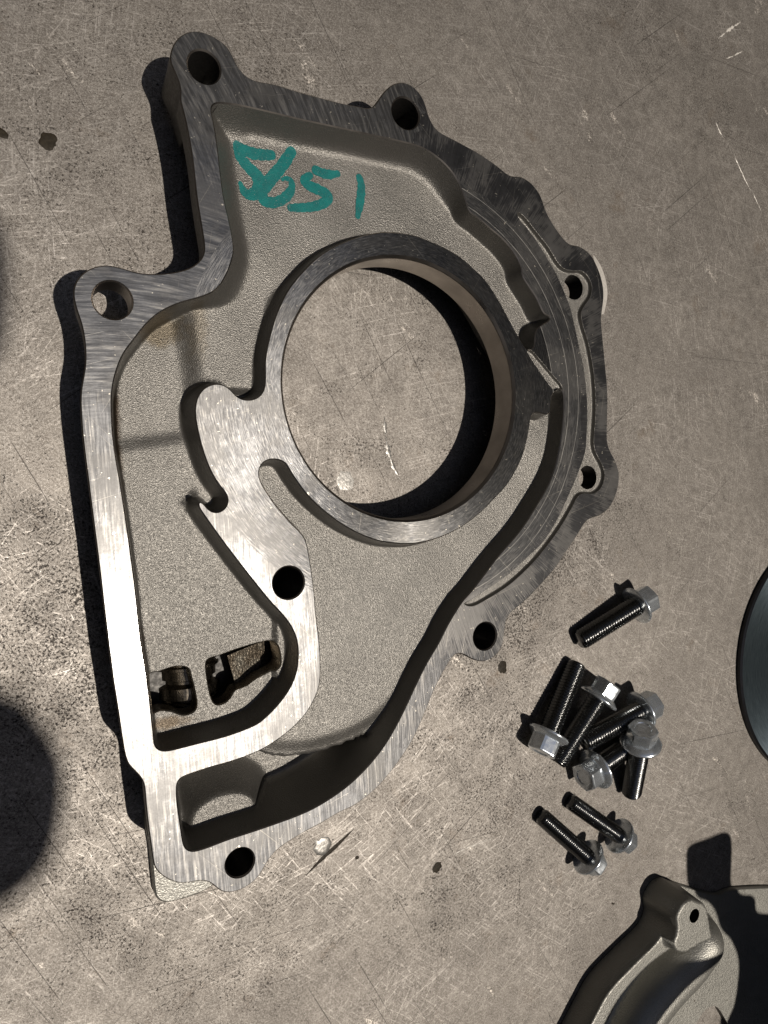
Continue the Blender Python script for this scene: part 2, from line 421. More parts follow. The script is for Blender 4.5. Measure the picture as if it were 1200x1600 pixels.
P1 = [(413,605),(407,617),(395,624),(380,624),(370,619),(362,610),(352,602),(337,599),(322,604),(311,615),(305,632),(305,652),(309,675),(316,702),
 (327,732),(340,755),(350,767),(356,780),(353,792),(343,800),(330,799),(321,790),(315,783),(310,783),(309,790),(320,807),(345,842),(370,875),(395,907),
 (420,938),(436,955),(450,972),(460,990),(465,1012),(464,1042),(455,1070),(437,1097),(415,1120),(397,1133),(355,1149),(305,1162),(265,1172),(250,1172),
 (242,1164),(240,1145),(236,1110),(230,1060),(220,997),(212,922),(204,860),(195,797),(188,752),(182,717),(177,680),(175,642),(175,617),(180,587),
 (192,555),(210,530),(230,505),(252,487),(280,474),(315,464),(335,455),(348,440),(358,420),(365,397),(365,380),(360,352),(350,307),(345,270),(339,220),
 (334,190),(330,171),(332,164),(340,161),(370,164),(420,175),(470,187),(530,200),(580,211),(630,222),(660,231),(685,247),(705,267),(718,288),
 (726,310),(734,331),(750,343),(765,356),(787,375),(805,397),(814,415),(816,430),(826,447),(838,465),(850,490),(860,494),(857,501),(841,511),(836,523),(835,539),
 (828,547),(820,542),(800,507),(782,473),(760,439),(737,416),(715,398),(680,380),(642,366),(605,362),(590,363),(565,368),(540,377),(515,389),
 (490,407),(465,433),(450,453),(439,474),(428,501),(418,539),(414,565),(414,588)]
P2 = [(277,1224),(281,1217),(291,1212),(330,1199),(362,1190),(400,1176),(427,1161),(455,1140),(477,1117),(492,1092),(500,1067),(501,1037),(499,1000),
 (494,960),(491,922),(486,885),(481,856),(475,838),(455,817),(432,790),(415,765),(406,748),(405,735),(410,724),(422,718),(437,719),(447,725),(457,742),
 (477,770),(502,795),(535,820),(570,838),(600,847),(635,850),(662,847),(695,837),(725,821),(752,800),(775,777),(795,754),(814,720),(824,687),(830,652),
 (834,645),(843,645),(854,648),(860,645),(861,627),(865,614),(874,608),(880,612),(881,642),(878,675),(870,720),(858,755),(837,792),(812,830),(780,867),(755,900),
 (738,922),(722,940),(706,965),(697,981),(685,1005),(666,1037),(650,1069),(625,1122),(600,1165),(572,1200),(540,1230),(500,1257),(462,1275),(400,1297),
 (360,1310),(320,1325),(300,1330),(290,1325),(286,1314),(281,1280),(277,1250)]
G = [(724,943),(735,938),(762,920),(795,897),(825,870),(850,845),(872,810),(886,780),(896,757),(905,735),(914,708),(917,680),(918,642),(916,605),(912,575),(904,537),
 (897,505),(891,480),(880,452),(869,427),(858,408),(841,380),(824,357),(812,343),(808,331),(813,337),(832,361),(851,385),(865,408),(876,419),(890,422),(902,422),
 (912,430),(919,445),(917,462),(907,477),(902,489),(905,507),(914,537),(921,575),(924,605),(925,642),(922,690),(926,708),(935,725),(939,742),(934,760),
 (922,770),(905,770),(896,776),(887,793),(870,822),(850,850),(827,878),(793,910),(760,932),(733,946)]
_k = G.index((813,337))
G = G[:_k]+[(x+6, y+1) for x, y in G[_k:]]
DIAG = [(823,548),(830,547),(842,560),(862,584),(879,605),(868,612),(850,590),(835,568)]

hub_c = np.array([.486, .148])*HC; hub_r = .184*HC
hub_c = at([(627, 610)], T)[0]*.35+hub_c*.65
ORG = (hub_c[0], hub_c[1], 0.0)
cover = tag(empty('engine_cover', ORG), 'large machined aluminium cover with a round bore and teal handwritten 5651', 'casting')

lo_out = loop(OUT, T); lo1 = loop(P1, T, .6, 4); lo2 = loop(P2, T, .6, 4); loG = loop(G, T, .5, 3); loD = loop(DIAG, T, .5, 3)
# keep the turned ring round: pull pocket edges that follow the hub on to one circle
def hole(cx, cy, ytop, ybot, z):
    c = at([(cx, cy)], z)[0]; a = at([(cx, ytop), (cx, ybot)], z); return c, .5*np.linalg.norm(a[0]-a[1])
GZ = T-1.6
HOLES = [hole(176, 469, 440, 498, T), hole(319, 104.5, 79.5, 130, T), hole(634, 177, 153, 201, T), hole(758, 994, 973, 1015, T),
         hole(451, 910.5, 886, 936, T), hole(375, 1348, 1326, 1370, T)]
GH = [hole(896, 449, 430.5, 469, GZ), hole(918, 746, 727.5, 764.5, GZ)]

ch = .35
face_loops = [off(lo_out, -ch), off(lo1, ch), off(lo2, ch), off(loG, .12), off(loD, .15), circle(hub_c, hub_r+.95, 160)]
for c, r in HOLES: face_loops.append(circle(c, r+.45, 48))
mb = MB(); mb.flat(face_loops, T)
mb.obj('machined_face', M_MACH, cover, ORG)
# small broken edges round the face, the bore and the holes
mb = MB()
mb.strip(off(lo_out, -ch), T, lo_out, T-ch, True)
mb.strip(off(lo1, ch), T, lo1, T-.3); mb.strip(off(lo2, ch), T, lo2, T-.3)
mb.strip(circle(hub_c, hub_r+.95, 160), T, circle(hub_c, hub_r+.15, 160), T-.8); mb.strip(circle(hub_c, hub_r+.15, 160), T-.8, circle(hub_c, hub_r, 160), T-1.1)
for c, r in HOLES: mb.tube(c, r+.45, T, r, T-.45)
mb.obj('edge_chamfer', M_BORE, cover, ORG)

# outer side wall and underside of the flange
FL = T-9
mb = MB()
lo_b = off(lo_out, -.5)
mb.strip(lo_out, T-ch, lo_b, FL, True)
under = [lo_b, circle(hub_c, hub_r, 160)]+[circle(c, r, 48) for c, r in HOLES]
mb.obj('side_wall', M_SIDE, cover, ORG, smooth=True)
mb = MB()
v, f = cdt([lo_b, circle(hub_c, hub_r+.05, 160)]+[circle(c, r+.05, 48) for c, r in HOLES]+[circle(c, r+.05, 48) for c, r in GH]+[off(lo1, 1.2), off(lo2, 1.2)])
mb.add([(*p, FL) for p in v], f[:, ::-1].tolist())
mb.strip(off(lo1, 2.4), FL+2, off(lo1, 2.0), 5.5, True); mb.strip(off(lo2, 2.4), FL+2, off(lo2, 1.8), 4.0, True)
mb.obj('underside', M_SIDE, cover, ORG)

mb = MB()
mb.tube(hub_c, hub_r, T-1.1, hub_r-.02, 14.2, 160); mb.tube(hub_c, hub_r-.02, 14.2, hub_r+.8, 13.4, 160)
mb.obj('bearing_bore', M_BORE, cover, ORG, smooth=True)
for i, (c, r) in enumerate(HOLES+GH):
    mb = MB(); zt = T-.45 if i < 6 else GZ; zb = {0: T-8.9, 1: 6.0, 4: 1.0}.get(i, 2.0 if i < 6 else 16.0)
    mb.tube(c, r, zt, r-.03, zb)
    if i in (4,): mb.flat([circle(c, r, 48)], zb)
    mb.obj('bolt_hole', M_BORE if i in (0,) else M_HOLE, cover, ORG, smooth=False)
# bosses that reach down under the flange
mb = MB()
bl = off(loop([(300,190),(290,165),(283,140),(277,122),(270,107),(265,92),(267,80),(271,69),(280,57),(295,49),(310,48),(327,53),(343,62),(355,72),(364,87),(368,110),(350,150),(330,180)], T, .6, 5), -.25)
c, r = HOLES[1]
mb.strip(bl, T-ch-.2, off(bl, -.5), 6.0, True); mb.flat([off(bl, -.5), circle(c, r, 48)], 6.0, True)
mb.obj('mounting_boss', M_SIDE, cover, ORG, smooth=True)
for k in (2, 3, 5):
    c, r = HOLES[k]; mb = MB(); mb.tube(c, r+2.6, FL, r+2.4, 0.05, 48, True); mb.tube(c, r, FL, r, .05, 48)
    mb.obj('support_boss', M_SIDE, cover, ORG, smooth=True)

# pockets ------------------------------------------------------------
def pocket_pts(lp, holes=(), step=.95, rings=(.2, .45, .7, .95, 1.25, 1.6, 2.1, 2.8, 3.6)):
    pts = []; n = normals(lp)
    for d in rings:
        q = lp-n*d; q = q[::1 if d < 2 else 2]
        k = inside(q, lp); q = q[k]; k = dist(q, lp) > d*.94; pts.append(q[k])
    lo, hi = lp.min(0), lp.max(0)
    gx, gy = np.meshgrid(np.arange(lo[0], hi[0], step), np.arange(lo[1], hi[1], step*.87))
    gx[1::2] += step*.5
    g = np.c_[gx.ravel(), gy.ravel()]; g += rng.normal(0, .05, g.shape)
    g = g[inside(g, lp)]; g = g[dist(g, lp) > rings[-1]+.4]; pts.append(g)
    P = np.vstack(pts)
    for h in holes: P = P[~inside(P, off(h, .25))]
    return P

def seg_side(Q, a, b):       # signed distance from the line a->b, positive on its right
    d = (b-a)/np.linalg.norm(b-a); return (Q[:, 0]-a[0])*d[1]-(Q[:, 1]-a[1])*d[0]

def floor1(Q):
    z = np.full(len(Q), T-8.0)
    a, b = at([(301, 470), (322, 604)], T-8)
    left = ss(seg_side(Q, a, b), -1.2, 7.5)       # left of the crease
    yb = ss(-(Q[:, 1]-at([(300, 603)], T-8)[0][1]), -1, 3)   # below the crease everything is the deep pocket
    w = np.maximum(left, yb)*np.where(Q[:, 0] < at([(430, 800)], T-8)[0][0], 1, 0)
    z = z-3.6*w
    l0, l1 = at([(190, 697), (310, 680)], T-11)
    z = z+1.2*ss(seg_side(Q, l0, l1), -3.0, 2.6)*w
    z += .18*np.sin(Q[:, 0]*.21+1)*np.cos(Q[:, 1]*.17)
    return z

def floor2(Q):
    z = np.full(len(Q), T-8.0)
    c = at([(860, 690)], T-6)[0]
    z += 1.2*np.exp(-((Q[:, 0]-c[0])**2+(Q[:, 1]-c[1])**2)/16**2)
    z += .15*np.sin(Q[:, 0]*.2)*np.cos(Q[:, 1]*.23+2)
    # the deep well along the lower wall starts at a crest
    cr = at([(400,1150),(402,1172),(430,1184),(480,1182),(520,1171),(560,1156),(592,1137),(618,1112),(640,1082),(652,1062)], T-9)
    cr = catmull(cr, False); wl = np.vstack([cr, at([(760,1100),(640,1400),(200,1400),(200,1180),(330,1150)], T)])
    d = dist(Q, cr, False); ins = inside(Q, wl); sd = np.where(ins, d, -d)
    z = z-2.0*ss(sd, -7, -.3)-14.4*ss(sd, -.3, 1.2)
    return z

def z_pocket(Q, lp, floor, draft=.14, k=4.2, top=T-.3):
    dr = np.full(len(Q), draft)
    if floor is floor1:                       # the upper left corner has wide sloping flanks
        c = at([(345,150),(372,420)], T); cc = dist(Q, np.array([c[0], c[1]]), False)
        dr = dr+.50*(1-ss(cc, 5, 16))
        c = at([(360,165),(700,250)], T); cc = dist(Q, np.array([c[0], c[1]]), False); dr = np.maximum(dr, .125+.32*(1-ss(cc, 6, 16)))
    if floor is floor2:                       # a flat-topped lug stands in the well
        z = smax(top-dist(Q, lp)/dr, floor(Q), k)
        L = loop([(296,1296),(306,1268),(328,1250),(352,1241),(376,1239),(394,1247),(400,1262),(396,1290),(340,1320),(300,1325)], 14, .6, 2)
        d = dist(Q, L); sd = np.where(inside(Q, L), d, -d)
        t = np.clip((sd+8.5)/9.0, 0, 1)
        return smax(z, .5+13.5*np.where(t > .9, 1-((1-t)/.1)**2*.08, .92*(t/.9)**1.25), 2.6)
    return smax(top-dist(Q, lp)/dr, floor(Q), k)

W1 = [(231,1056),(250,1048),(270,1041),(288,1040),(297,1045),(301,1060),(306,1080),(309,1102),(303,1114),(285,1119),(268,1113),(250,1111),(235,1113)]
W2 = [(320,1040),(324,1029),(335,1025),(345,1022),(370,1013),(400,1004),(422,1000),(432,1006),(436,1022),(436,1038),(424,1049),(400,1062),(385,1073),(368,1079),(363,1088),(353,1099),(338,1103),(330,1094),(324,1072)]
zf = T-10.3
w1, w2 = loop(W1, zf, .5, 2), loop(W2, zf, .5, 2)

def build_pocket(name, lp, floor, mat, holes=(), **kw):
    P = pocket_pts(lp, holes)
    v, f = cdt([lp]+list(holes), P)
    z = z_pocket(v, lp, floor, **kw)
    o = make(name, np.c_[v, z], f.tolist(), mat, cover, ORG)
    return o, v, z
build_pocket('marked_pocket', lo1, floor1, M_CASTO, (w1, w2))
build_pocket('lower_pocket', lo2, floor2, M_CAST)
# window walls and what lies in them
for wl in (w1, w2):
    zt = z_pocket(wl, lo1, floor1)
    mb = MB(); a = off(wl, -.35); mb.strip(wl, zt, a, zt-.5); mb.strip(a, zt-.5, off(wl, -.5), 8.2)
    mb.obj('window_wall', M_OILY, cover, ORG, smooth=True)
ax = at([(300, 1030), (306, 1118)], 8); d = (ax[1]-ax[0])/np.linalg.norm(ax[1]-ax[0]); nn = np.array([d[1], -d[0]])
L = np.linalg.norm(ax[1]-ax[0])+8; mb = MB(); rows = []
us = np.arange(0, L, .45)
for u in us:
    r = 10.2-(.9 if (u % 5.6) < 1.0 else 0)-(1.1 if 8 < u < 13 else 0)
    rows.append([tuple((*(ax[0]+d*(u-4)+nn*r*math.cos(t)), -2.0+r*math.sin(t))) for t in np.linspace(.22, math.pi-.22, 30)])
V = [p for rw in rows for p in rw]; m = 30
mb.add(V, [(i*m+j, i*m+j+1, (i+1)*m+j+1, (i+1)*m+j) for i in range(len(us)-1) for j in range(m-1)])
mb.obj('grooved_spindle', M_SPINDLE, cover, ORG)
mb = MB()
q = at([(352, 1022), (432, 996), (446, 1046), (372, 1092)], 7)
mb.add([(*q[0], 9.5), (*q[1], 4.5), (*q[2], 4.5), (*q[3], 9.0)], [(3, 2, 1, 0)])
mb.obj('inner_ramp', M_OILY, cover, ORG)
mb = MB(); mb.flat([ccw(at([(215, 1020), (450, 980), (455, 1060), (225, 1140)], 1.5))], 1.5); mb.obj('dark_window_plate', M_HOLE, cover, ORG)  # added dark plate hides the sunlit table under the windows

# gasket groove in the land, with its two ring-shaped pads
def groove(name, lp, depth, holes, draft=.3, k=.4):
    pts = []; n = normals(lp)
    for d_ in (.15, .3, .5, .75, 1.1):
        q = lp-n*d_; q = q[inside(q, lp)]; pts.append(q[dist(q, lp) > d_*.93])
    lo, hi = lp.min(0), lp.max(0); gx, gy = np.meshgrid(np.arange(lo[0], hi[0], .8), np.arange(lo[1], hi[1], .8))
    g = np.c_[gx.ravel(), gy.ravel()]; g = g[inside(g, lp)]; g = g[dist(g, lp) > 1.5]; pts.append(g); P = np.vstack(pts)
    for h in holes: P = P[~inside(P, off(h, .2))]
    v, f = cdt([lp]+list(holes), P)
    z = smax(T-.1-dist(v, lp)/draft, np.full(len(v), T-depth), k)
    mb = MB(); mb.add(np.c_[v, z], f.tolist()); mb.strip(off(lp, .13), T, lp, T-.1)
    return mb.obj(name, M_CAST, cover, ORG, smooth=True)
groove('gasket_groove', loG, 1.6, [circle(c, r, 48) for c, r in GH])
groove('oil_groove', loD, 1.2, [])

# foot that rests on the table at the lower left corner
ft = loop([(229,1270),(235,1330),(241,1392),(245,1404),(256,1411),(276,1408),(310,1397),(338,1380),(352,1350),(330,1290),(270,1250)], 4, .8, 2)
mb = MB(); mb.flat([off(ft, -.6)], 4.0); mb.strip(off(ft, -.6), 4.0, ft, 3.4, True); mb.strip(ft, 3.4, off(ft, .2), .05, True)
mb.obj('corner_foot', M_CAST2, cover, ORG, smooth=True)

# outer edge chamfers in a pale colour standing in for sunlight
def facet(px_in, px_out, name='sunlit_facet'):
    A = at(px_in, T); B = at(px_out, T-2.2); A = resample(catmull(A, False), .5, False); n = len(A)-1
    B0 = catmull(B, False); s = np.r_[0, np.cumsum(np.hypot(*np.diff(B0, axis=0).T))]; u = np.linspace(0, s[-1], n+1)
    B = np.c_[np.interp(u, s, B0[:, 0]), np.interp(u, s, B0[:, 1])]
    A = A+rng.normal(0, .06, A.shape)
    V = [(*p, T+.02) for p in A]+[(*p, T-2.2) for p in B]; m = n+1
    make(name, V, [(i, m+i, m+i+1, i+1) for i in range(n)], M_FACET, cover, ORG)
facet([(926,398),(931,415),(935,440),(938,465),(940,492)], [(929,400),(940,418),(947,440),(949,462),(944,490)])
facet([(648,160),(656,172),(668,189)], [(655,160),(664,170),(671,189)])
facet([(669,1040),(668,1068),(664,1108)], [(673,1040),(676,1070),(666,1111)])

# handwriting on the pocket floor
def stroke(px, wpx, lift):
    P = resample(catmull(at(px, T-8), False, 10), .35, False); n = len(P)
    w = np.interp(np.linspace(0, 1, n), np.linspace(0, 1, len(wpx)), wpx)*.5/4.7
    t = np.gradient(P, axis=0); t /= np.linalg.norm(t, axis=1)[:, None]; nn = np.c_[-t[:, 1], t[:, 0]]
    e = rng.normal(0, .05, n)+.06*np.sin(np.arange(n)*.9); rows = []
    k = 7
    for j in range(k): rows.append(P+nn*((w+e)*np.linspace(-1, 1, k)[j])[:, None])
    V = np.stack(rows, 1).reshape(-1, 2)
    Fc = [(i*k+j, (i+1)*k+j, (i+1)*k+j+1, i*k+j+1) for i in range(n-1) for j in range(k-1)]
    for end, sgn in ((0, -1), (n-1, 1)):            # rounded ends
        b = len(V); a0 = P[end]; cap = [a0+nn[end]*w[end]*math.cos(a)+t[end]*sgn*w[end]*.8*math.sin(a) for a in np.linspace(0, math.pi, 9)]
        V = np.vstack([V, [a0], cap]); tri = [(b, b+1+i, b+2+i) for i in range(8)]
        Fc += tri if sgn < 0 else [x[::-1] for x in tri]
    z = z_pocket(V, lo1, floor1)+lift
    return np.c_[V, z], Fc
c5 = lambda L: [(350+x/5, 200+y/5) for x, y in L]
INK = [([(92,125),(160,172),(250,205),(375,212)], (10,15,17,16,14)), ([(98,140),(125,220),(185,300),(255,370),(282,440),(255,500),(200,520),(155,490),(125,425)], (10,15,16,17,20,20,18,12,5)),
       ([(530,180),(450,300),(350,420),(300,500),(315,565),(390,582),(470,550),(525,480),(520,410),(475,395),(455,405)], (15,17,17,18,18,16,16,15,14,9,5)),
       ([(712,328),(800,362),(890,358)], (14,15,10)), ([(675,368),(628,405),(660,450),(740,485),(812,530),(790,580),(700,615),(600,625),(515,625)], (10,15,16,17,15,15,14,13,11)),
       ([(1052,380),(1072,450),(1065,560),(1045,695)], (10,14,14,8))]
writing = []
for k, (p, w) in enumerate(INK):
    V, Fc = stroke(c5(p), w, .05+.012*k)
    make('marker_stroke', V, Fc, M_INK, cover, ORG)

# ------------------------------------------------------------------ flange bolts
LBIG, LSMALL = 32.0, 31.0
def bolt_meshes(r, L, pitch, fr, af, hh):
    """local axis +Z runs from the flange towards the tip; the head is at -Z"""
    out = {}
    n = 32; V = []; k = 7; rows = int(L/pitch*k)
    for i in range(rows+1):
        z = 1.2+(L-1.2)*i/rows
        for j in range(n):
            ph = (z/pitch-j/n) % 1.0; tri = abs(ph*2-1)
            rr = r-.085*pitch*5*(1-tri) if z < L-1.0 else min(r-.085*pitch*5*(1-tri), r-.2-(z-L+1.0)*.8)
            V.append((rr*math.cos(2*math.pi*j/n), rr*math.sin(2*math.pi*j/n), z))
    Fc = [(i*n+j, i*n+(j+1) % n, (i+1)*n+(j+1) % n, (i+1)*n+j) for i in range(rows) for j in range(n)]
    V.append((0, 0, L)); Fc += [(rows*n+j, rows*n+(j+1) % n, len(V)-1) for j in range(n)]
    out['thread'] = (V, Fc, M_THREAD, True)
    n = 48; prof = [(r*.9, 1.35), (fr*.96, 1.15), (fr, .85), (fr, .25), (fr*.93, -.15), (af*.60, -1.35), (af*.5, -1.5), (0, -1.5)]
    V = [(a*math.cos(2*math.pi*j/n), a*math.sin(2*math.pi*j/n), z) for a, z in prof for j in range(n)]
    Fc = [(i*n+j, (i+1)*n+j, (i+1)*n+(j+1) % n, i*n+(j+1) % n) for i in range(len(prof)-1) for j in range(n)]
    out['flange'] = (V, Fc, M_ZINC, True)
    V = []; R6 = af/math.sqrt(3); lev = [(1.0, -.9), (1.0, -hh+.7), (.985, -hh+.35), (.90, -hh), (.60, -hh), (.54, -hh+.35), (0, -hh+.45)]
    n = 36
    for s, z in lev:
        for j in range(n):
            a = 2*math.pi*j/n; b = (a+math.pi/6) % (math.pi/3)-math.pi/6
            hexr = af*.5/math.cos(b); hexr = min(hexr, R6*.975)
            rr = hexr*s if s >= .98 else min(hexr, af*.5*s*1.04)
            V.append((rr*math.cos(a), rr*math.sin(a), z))
    Fc = [(i*n+j, (i+1)*n+j, (i+1)*n+(j+1) % n, i*n+(j+1) % n) for i in range(len(lev)-1) for j in range(n)]
    out['hex_head'] = (V, Fc, M_ZINC, False)
    return out

def bolt_proto(kind):
    big = kind == 'big'
    ms = bolt_meshes(4.3, LBIG, 1.25, 8.3, 10.8, 7.4) if big else bolt_meshes(3.4, LSMALL, 1.0, 7.5, 8.9, 6.2)
    e = empty('flange_bolt', (0, 0, 0)); parts = []
    for nm, (V, Fc, m, sm) in ms.items():
        o = make(nm, V, Fc, m, e, smooth=sm)
        if nm == 'hex_head':
            for p in o.data.polygons: p.use_smooth = False
        parts.append(o)
    return e
def copy_tree(o):
    c = o.copy(); COL.objects.link(c)
    for chd in o.children:
        k = chd.copy(); COL.objects.link(k); k.parent = c
    return c
BOLTS = [  # flange px, flange height, tip px, tip height, kind, label
 ((998,944), 7.6, (905,1001), 4.0, 'big', 'single bolt lying apart above the pile, head to the upper right'),
 ((856,1149), 7.6, (896,1050), 4.0, 'big', 'leftmost bolt of the pile with its hex head pointing down'),
 ((936,1089), 7.9, (880,1176), 4.2, 'big', 'bolt crossing beside the leftmost one, its bright hex head at the top'),
 ((1003,1109), 10.0, (911,1160), 7.8, 'big', 'bolt on the right of the pile with a sunlit head and bright threads'),
 ((936,1198), 7.6, (1003,1150), 4.0, 'big', 'bolt under the pile whose washer head points to the lower left'),
 ((1001,1160), 16.0, (986,1240), 3.6, 'big', 'bolt leaning head-up on the pile, its round flange facing the camera'),
 ((972,1309), 6.4, (891,1252), 3.0, 'small', 'thin bolt nearer the pile, upper one of the two parallel bolts'),
 ((921,1341), 6.4, (845,1274), 3.0, 'small', 'thin bolt farther from the pile, lower one of the two parallel bolts')]
protos = {}
for (fp, fz, tp, tz, kind, label) in BOLTS:
    a = Vector((*at([fp], fz)[0], fz)); b = Vector((*at([tp], tz)[0], tz))
    if kind not in protos: protos[kind] = e = bolt_proto(kind)
    else: e = copy_tree(protos[kind])
    L0 = {'big': LBIG, 'small': LSMALL}[kind]
    dirv = (b-a); ln = dirv.length; dirv.normalize()
    print('bolt length mm', round(ln, 1))
    q = dirv.to_track_quat('Z', 'Y') @ Matrix.Rotation(random.uniform(0, 1.0), 3, 'Z').to_quaternion()
    e.rotation_mode = 'QUATERNION'; e.rotation_quaternion = q
    e.scale = (1, 1, 1)
    e.location = (b-dirv*L0)*.001
    if abs(ln-L0) > 3: e.location = a*.001
    tag(e, label, 'bolt', 'flange bolts lying on the table')

# ------------------------------------------------------------------ brushed disc at the right edge
dp = at([(1200,894),(1178,931),(1162,975),(1156,1019),(1155.6,1056),(1159,1100),(1169,1134),(1184,1169),(1200,1187)], 1.5)
A = np.c_[2*dp, np.ones(len(dp))]; sol = np.linalg.lstsq(A, (dp**2).sum(1), rcond=None)[0]
dc = sol[:2]; dr = math.sqrt(sol[2]+dc@dc); print('disc radius', dr)
disc = tag(empty('steel_disc', (*dc, 0)), 'dark brushed round steel disc cut by the right edge of the picture', 'disc')
mb = MB(); mb.flat([circle(dc, dr-.8, 200), circle(dc, dr*.35, 90)], 3.0)
mb.obj('brushed_face', mat_disc(), disc, (*dc, 0))
mb = MB(); mb.tube(dc, dr-.8, 3.0, dr, 2.2, 200, True); mb.tube(dc, dr, 2.2, dr, .6, 200, True); mb.tube(dc, dr, .6, dr-.5, .05, 200, True)
mb.tube(dc, dr*.35, 3.0, dr*.35, .05, 90)
mb.obj('rim', M_DARK, disc, (*dc, 0), smooth=True)

# ------------------------------------------------------------------ second casting, lower right corner
EZ, SZ = 18.0, 12.0
EAR = [(1054,1478),(1053,1450),(1058,1425),(1068,1409),(1084,1402),(1097,1407),(1106,1425),(1110,1450),(1112,1466),(1096,1474),(1080,1484),(1068,1489),(1057,1486)]
_o = np.vstack([at([(860,1720),(902,1640),(926,1593),(952,1547),(996,1500),(1026,1470),(1038,1446)], SZ), at([(1054,1436),(1058,1424),(1068,1408),(1083,1401),(1096,1406)], EZ),
                at([(1118,1398),(1150,1390),(1230,1388),(1330,1400),(1400,1600),(1300,1760),(1000,1780)], 3)])
so = ccw(resample(smooth_loop(resample(catmull(_o), .8), 3), .8))
ear = loop(EAR, EZ, .6, 2)
STRIP = [(840,1700),(902,1640),(926,1593),(952,1547),(996,1500),(1026,1470),(1038,1440),(1056,1440),(1062,1470),(1050,1482),(1010,1513),(972,1556),(946,1600),(918,1660),(880,1720)]
stl = loop(STRIP, SZ, .8, 2)
bulge_px = [(1118,1488),(1095,1520),(1056,1562),(1022,1610),(985,1690)]
bu = resample(catmull(at(bulge_px, 14), False), 1, False)
def z2(Q):
    d = dist(Q, so); z = np.full(len(Q), 3.0)
    ds = dist(Q, stl); si = np.where(inside(Q, stl) | (d < .5), ds, -ds)
    z = z+(SZ-3)*ss(si, -2.2, .6)*ss(-(Q[:, 0]-at([(1075, 1450)], SZ)[0][0]), -1, 1)
    db = dist(Q, bu, False)
    z = smax(z, 1+14.5*np.sqrt(np.clip(1-(db/12.5)**2, 0, 1)), 1.2)
    de = dist(Q, ear); si = np.where(inside(Q, ear), de, -de)
    z = np.maximum(z, 3+(EZ-3)*ss(si, -1.6, .2))
    near_ear = ss(-dist(Q, at([(1050, 1440), (1070, 1400)], EZ), False), -5, -3)
    return np.minimum(z, .3+d*14)
P = pocket_pts(so, (), .75, (.2, .5, .8, 1.2, 1.7))
P = P[np.argsort(P[:, 0])]
eh, er = hole(1085, 1431, 1420.5, 1442, EZ)
P = P[~inside(P, circle(eh, er+.3, 32))]
# through opening of the second casting shows the table below
ow = loop([(1092,1592),(1108,1574),(1126,1580),(1150,1640),(1100,1650),(1080,1620)], 3, .8, 1)
P = P[~inside(P, off(ow, .3))]
v, f = cdt([so, circle(eh, er, 32), ow], P)
SO = (*at([(1085, 1500)], 0)[0], 0)
small = tag(empty('small_housing', SO), 'rough grey cast housing with a drilled ear in the lower right corner', 'casting')
zz = z2(v)
make('housing_shell', np.c_[v, zz], f.tolist(), M_CAST2, small, SO)
mb = MB(); mb.strip(so, .3, off(so, .05), .02, True); mb.obj('base_edge', M_SIDE, small, SO)
mb = MB(); mb.tube(eh, er, EZ, er, 7, 32); mb.flat([circle(eh, er, 32)], 7); mb.obj('ear_hole', M_HOLE, small, SO)
zt = z2(ow); mb = MB(); mb.strip(ow, zt, ow, .1); mb.obj('opening_wall', M_SIDE, small, SO)

# ------------------------------------------------------------------ scabs and dents on the table
def blot(px, rx, ry, rot, mat, name, label, cat, h=.18, n=18):
    c = at([px], 0)[0]; a = np.arange(n)*2*math.pi/n; w = 1+rng.normal(0, .09, n)
    ca, sa = math.cos(rot), math.sin(rot); V = []
    for s, z in ((1, .01), (.86, h*.8), (.5, h)):
        x, y = rx*s*w*np.cos(a), ry*s*w*np.sin(a); V += [(c[0]+p*ca-q*sa, c[1]+p*sa+q*ca, z) for p, q in zip(x, y)]
    V.append((*c, h*.9)); Fc = [(i*n+j, i*n+(j+1) % n, (i+1)*n+(j+1) % n, (i+1)*n+j) for i in range(2) for j in range(n)]
    Fc += [(2*n+j, 2*n+(j+1) % n, 3*n) for j in range(n)]
    tag(make(name, V, Fc, mat, None, (*c, 0)), label, cat)
blot((75, 221), 2.6, 2.3, .3, M_STAIN, 'dirt_scab', 'largest dark scab on the table left of the top mounting hole', 'scab')
blot((3, 208), 2.0, 1.2, -.5, M_STAIN, 'dirt_scab', 'dark scab cut by the left edge high up', 'scab')
blot((785, 1043), 2.5, 2.3, 1.2, M_STAIN, 'dirt_scab', 'dark round scab below the right hand bolt lug', 'scab')
blot((683, 1355), 2.3, 1.8, .8, M_STAIN, 'dirt_scab', 'dark scab on bare table midway along the bottom', 'scab')
blot((558, 1340), .8, .7, 0, M_STAIN, 'dirt_scab', 'tiny dark speck right of the long gouge', 'scab')
blot((958, 1412), 1.1, .4, -.5, M_STAIN, 'dirt_scab', 'small brown fleck between the thin bolts and the small housing', 'scab')
blot((504, 1322), 3.6, 3.2, .3, M_DENT, 'weld_spatter', 'flattened shiny metal spatter beside the long gouge below the cover', 'spatter', .25)
blot((540, 752), 3.3, 3.6, .3, M_DENT, 'weld_spatter', 'pale round polished spot seen through the bore', 'spatter', .05)
